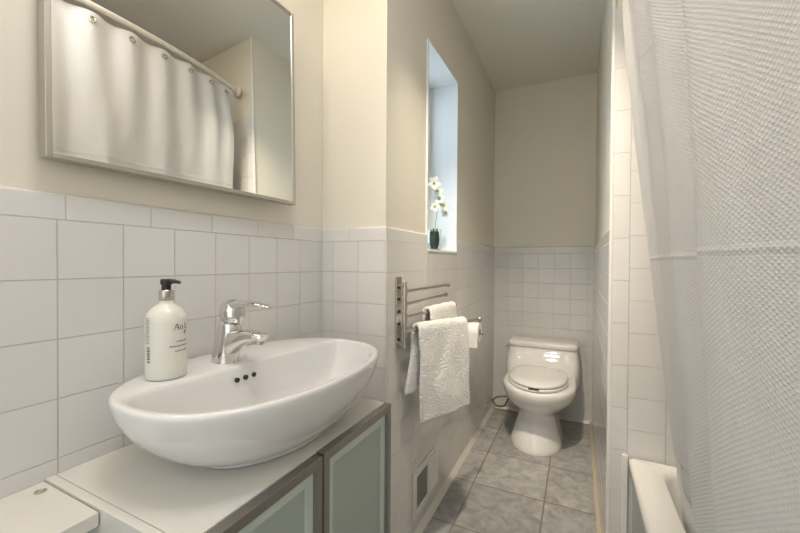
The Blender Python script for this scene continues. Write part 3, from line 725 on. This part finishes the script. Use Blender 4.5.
towel('hand_towel', 'smaller white towel folded over the inner bar, mostly behind the larger towel', ARM[2], .17, .42, .10, .24, .013, 3.1)
towel('bath_towel', 'larger white patterned towel hanging in front over the outermost lowest bar', ARM[3], .055, .338, .335, .235, .015, 8.7, skew_f=.004, skew_b=-.03, slant=.0)

# toilet paper behind the towels
tp = empty('toilet_paper_holder', 'toilet paper roll on a metal wall holder behind the towels', 'toilet paper holder', (-B, 1.94, .735))
bm = bmesh.new(); tube(bm, [(-B + .0005, 1.94, .735), (-B + .008, 1.94, .735)], .022, 24); tobj('mount', bm, M['steel'], tp)
bm = bmesh.new(); tube(bm, [(-B + .008, 1.94, .735), (-.458, 1.94, .735)], .008, 16); ball(bm, (-.456, 1.94, .735), .012, 8); tobj('spindle', bm, M['steel'], tp)
bm = bmesh.new()
R = [[Vector((x, 1.94 + r * math.cos(2 * pi * k / 40), .735 + r * math.sin(2 * pi * k / 40))) for k in range(40)] for r, x in ((.019, -.566), (.050, -.566), (.052, -.564), (.052, -.470), (.050, -.468), (.019, -.468), (.019, -.566))]
loft(bm, R, False, False); box(bm, -.566, -.468, 1.8875, 1.8890, .662, .738); tobj('paper_roll', bm, M['paper'], tp, angle=40)

# ================================================================ ACCESS PANEL / VENT LOW ON THE WALL
vn = empty('wall_vent', 'small white framed vent with a grey screen low on the tiled wall', 'vent', (-B, 1.45, .08))
y0, y1, z0, z1 = 1.312, 1.600, .078, .272
bm = bmesh.new(); fx0, fx1 = -B + .0003, -B + .0045
for q in ((y0, 1.352, z0, z1), (1.470, y1, z0, z1), (1.352, 1.470, z0, .108), (1.352, 1.470, .240, z1)): box(bm, fx0, fx1, *q)
tobj('vent_frame', bm, M['tubwhite'], vn, bevel=.0012)
bm = B_(-B + .0003, -B + .002, 1.352, 1.470, .108, .240); tobj('vent_screen', bm, M['ventgrey'], vn, smooth=False)
bm = B_(fx1, fx1 + .003, 1.478, 1.594, .100, .258); tobj('vent_flap', bm, M['white_paint'], vn, bevel=.001)

# ================================================================ ORCHID ON THE SILL
vx, vy = -.616, 1.640
orc = empty('orchid_in_glass', 'small white orchid in a clear glass with dark leaves on the window sill', 'potted flower', (vx, vy, SILL))
bm = bmesh.new(); lathe(bm, [(.026, .0005), (.031, .003), (.032, .10), (.0305, .10), (.0290, .006), (.001, .005)], (vx, vy, SILL), 32, cap=False); tobj('glass_vase', bm, M['glass'], orc)
bm = bmesh.new()
def leaf(bm, p0, dirv, ln, wd, bend=.4, n=8, mi=0):
    p0 = Vector(p0); dv = Vector(dirv).normalized(); sd = dv.cross(Vector((0, 0, 1)))
    if sd.length < .1: sd = Vector((1, 0, 0))
    sd.normalize(); upv = sd.cross(dv); L0 = []; 
    for i in range(n + 1):
        t = i / n; c = p0 + dv * ln * t + upv * (-bend * ln * t * t); w_ = wd * math.sin(pi * min(.98, t * .93 + .05)) ** .7
        L0.append([c - sd * w_, c + upv * (-.15 * w_), c + sd * w_])
    L1 = [[p + upv * .0008 for p in r[::-1]] for r in L0]
    loft(bm, [a + b for a, b in zip(L0, L1)], True, True, mi)
for k in range(8):
    a = k * 2.4; leaf(bm, (vx + .013 * math.cos(a), vy + .013 * math.sin(a), SILL + .008), (.06 * math.cos(a), .06 * math.sin(a), 1), .080 + .008 * (k % 3), .009, .0)
tobj('dark_leaves', bm, M['leaf'], orc)
bm = bmesh.new()
for k in range(5):
    a = k * 1.3 + .5; leaf(bm, (vx, vy, SILL + .085), (math.cos(a), math.sin(a), .55), .040, .008, .5)
tobj('leaf_rosette', bm, M['petal'], orc)
stem = smooth_pts([(vx, vy, SILL + .01), (vx + .002, vy + .004, SILL + .12), (vx + .004, vy + .030, SILL + .20), (vx + .002, vy + .045, SILL + .255), (vx, vy + .02, SILL + .30), (vx, vy - .02, SILL + .325)], 6)
bm = bmesh.new(); tube(bm, stem, .0018, 8)
tube(bm, smooth_pts([(vx + .004, vy + .030, SILL + .20), (vx + .01, vy + .055, SILL + .222), (vx + .012, vy + .085, SILL + .225)], 5), .0014, 8)
tobj('stem', bm, M['green'], orc)
camv = Vector((0, 0, CAM_H))
def bloom(c, r, seed):
    c = Vector(c); nrm = (Vector((.5, -.75, .1)) + Vector((random.uniform(-.4, .4), random.uniform(-.4, .4), random.uniform(-.3, .3)))).normalized()
    sd = nrm.cross(Vector((0, 0, 1))).normalized(); upv = sd.cross(nrm)
    bm = bmesh.new()
    for k in range(5):
        a = 2 * pi * k / 5 + seed; dv = (sd * math.cos(a) + upv * math.sin(a) + nrm * .25).normalized(); t_ = nrm.cross(dv).normalized(); wd = r * (.42 if k % 2 else .30)
        R = []
        for i in range(7):
            t = i / 6; cc = c + dv * r * t; w_ = wd * math.sin(pi * min(.97, .12 + .85 * t)) ** .6
            R.append([cc - t_ * w_, cc + nrm * .0015, cc + t_ * w_, cc - nrm * .0012])
        loft(bm, R)
    f = tobj('bloom', bm, M['petal'], orc)
    bm = bmesh.new(); ball(bm, c + nrm * .006, .006, 6); o = tobj('bloom_throat', bm, M['lime'], f); tag(o, 'yellow green centre of the bloom')
for c, r in (((vx, vy - .018, SILL + .315), .034), ((vx + .002, vy + .030, SILL + .285), .030), ((vx + .003, vy + .045, SILL + .25), .030), ((vx + .012, vy + .085, SILL + .222), .033), ((vx + .012, vy + .115, SILL + .19), .026), ((vx + .005, vy - .01, SILL + .205), .026)):
    bloom(c, r, random.random())
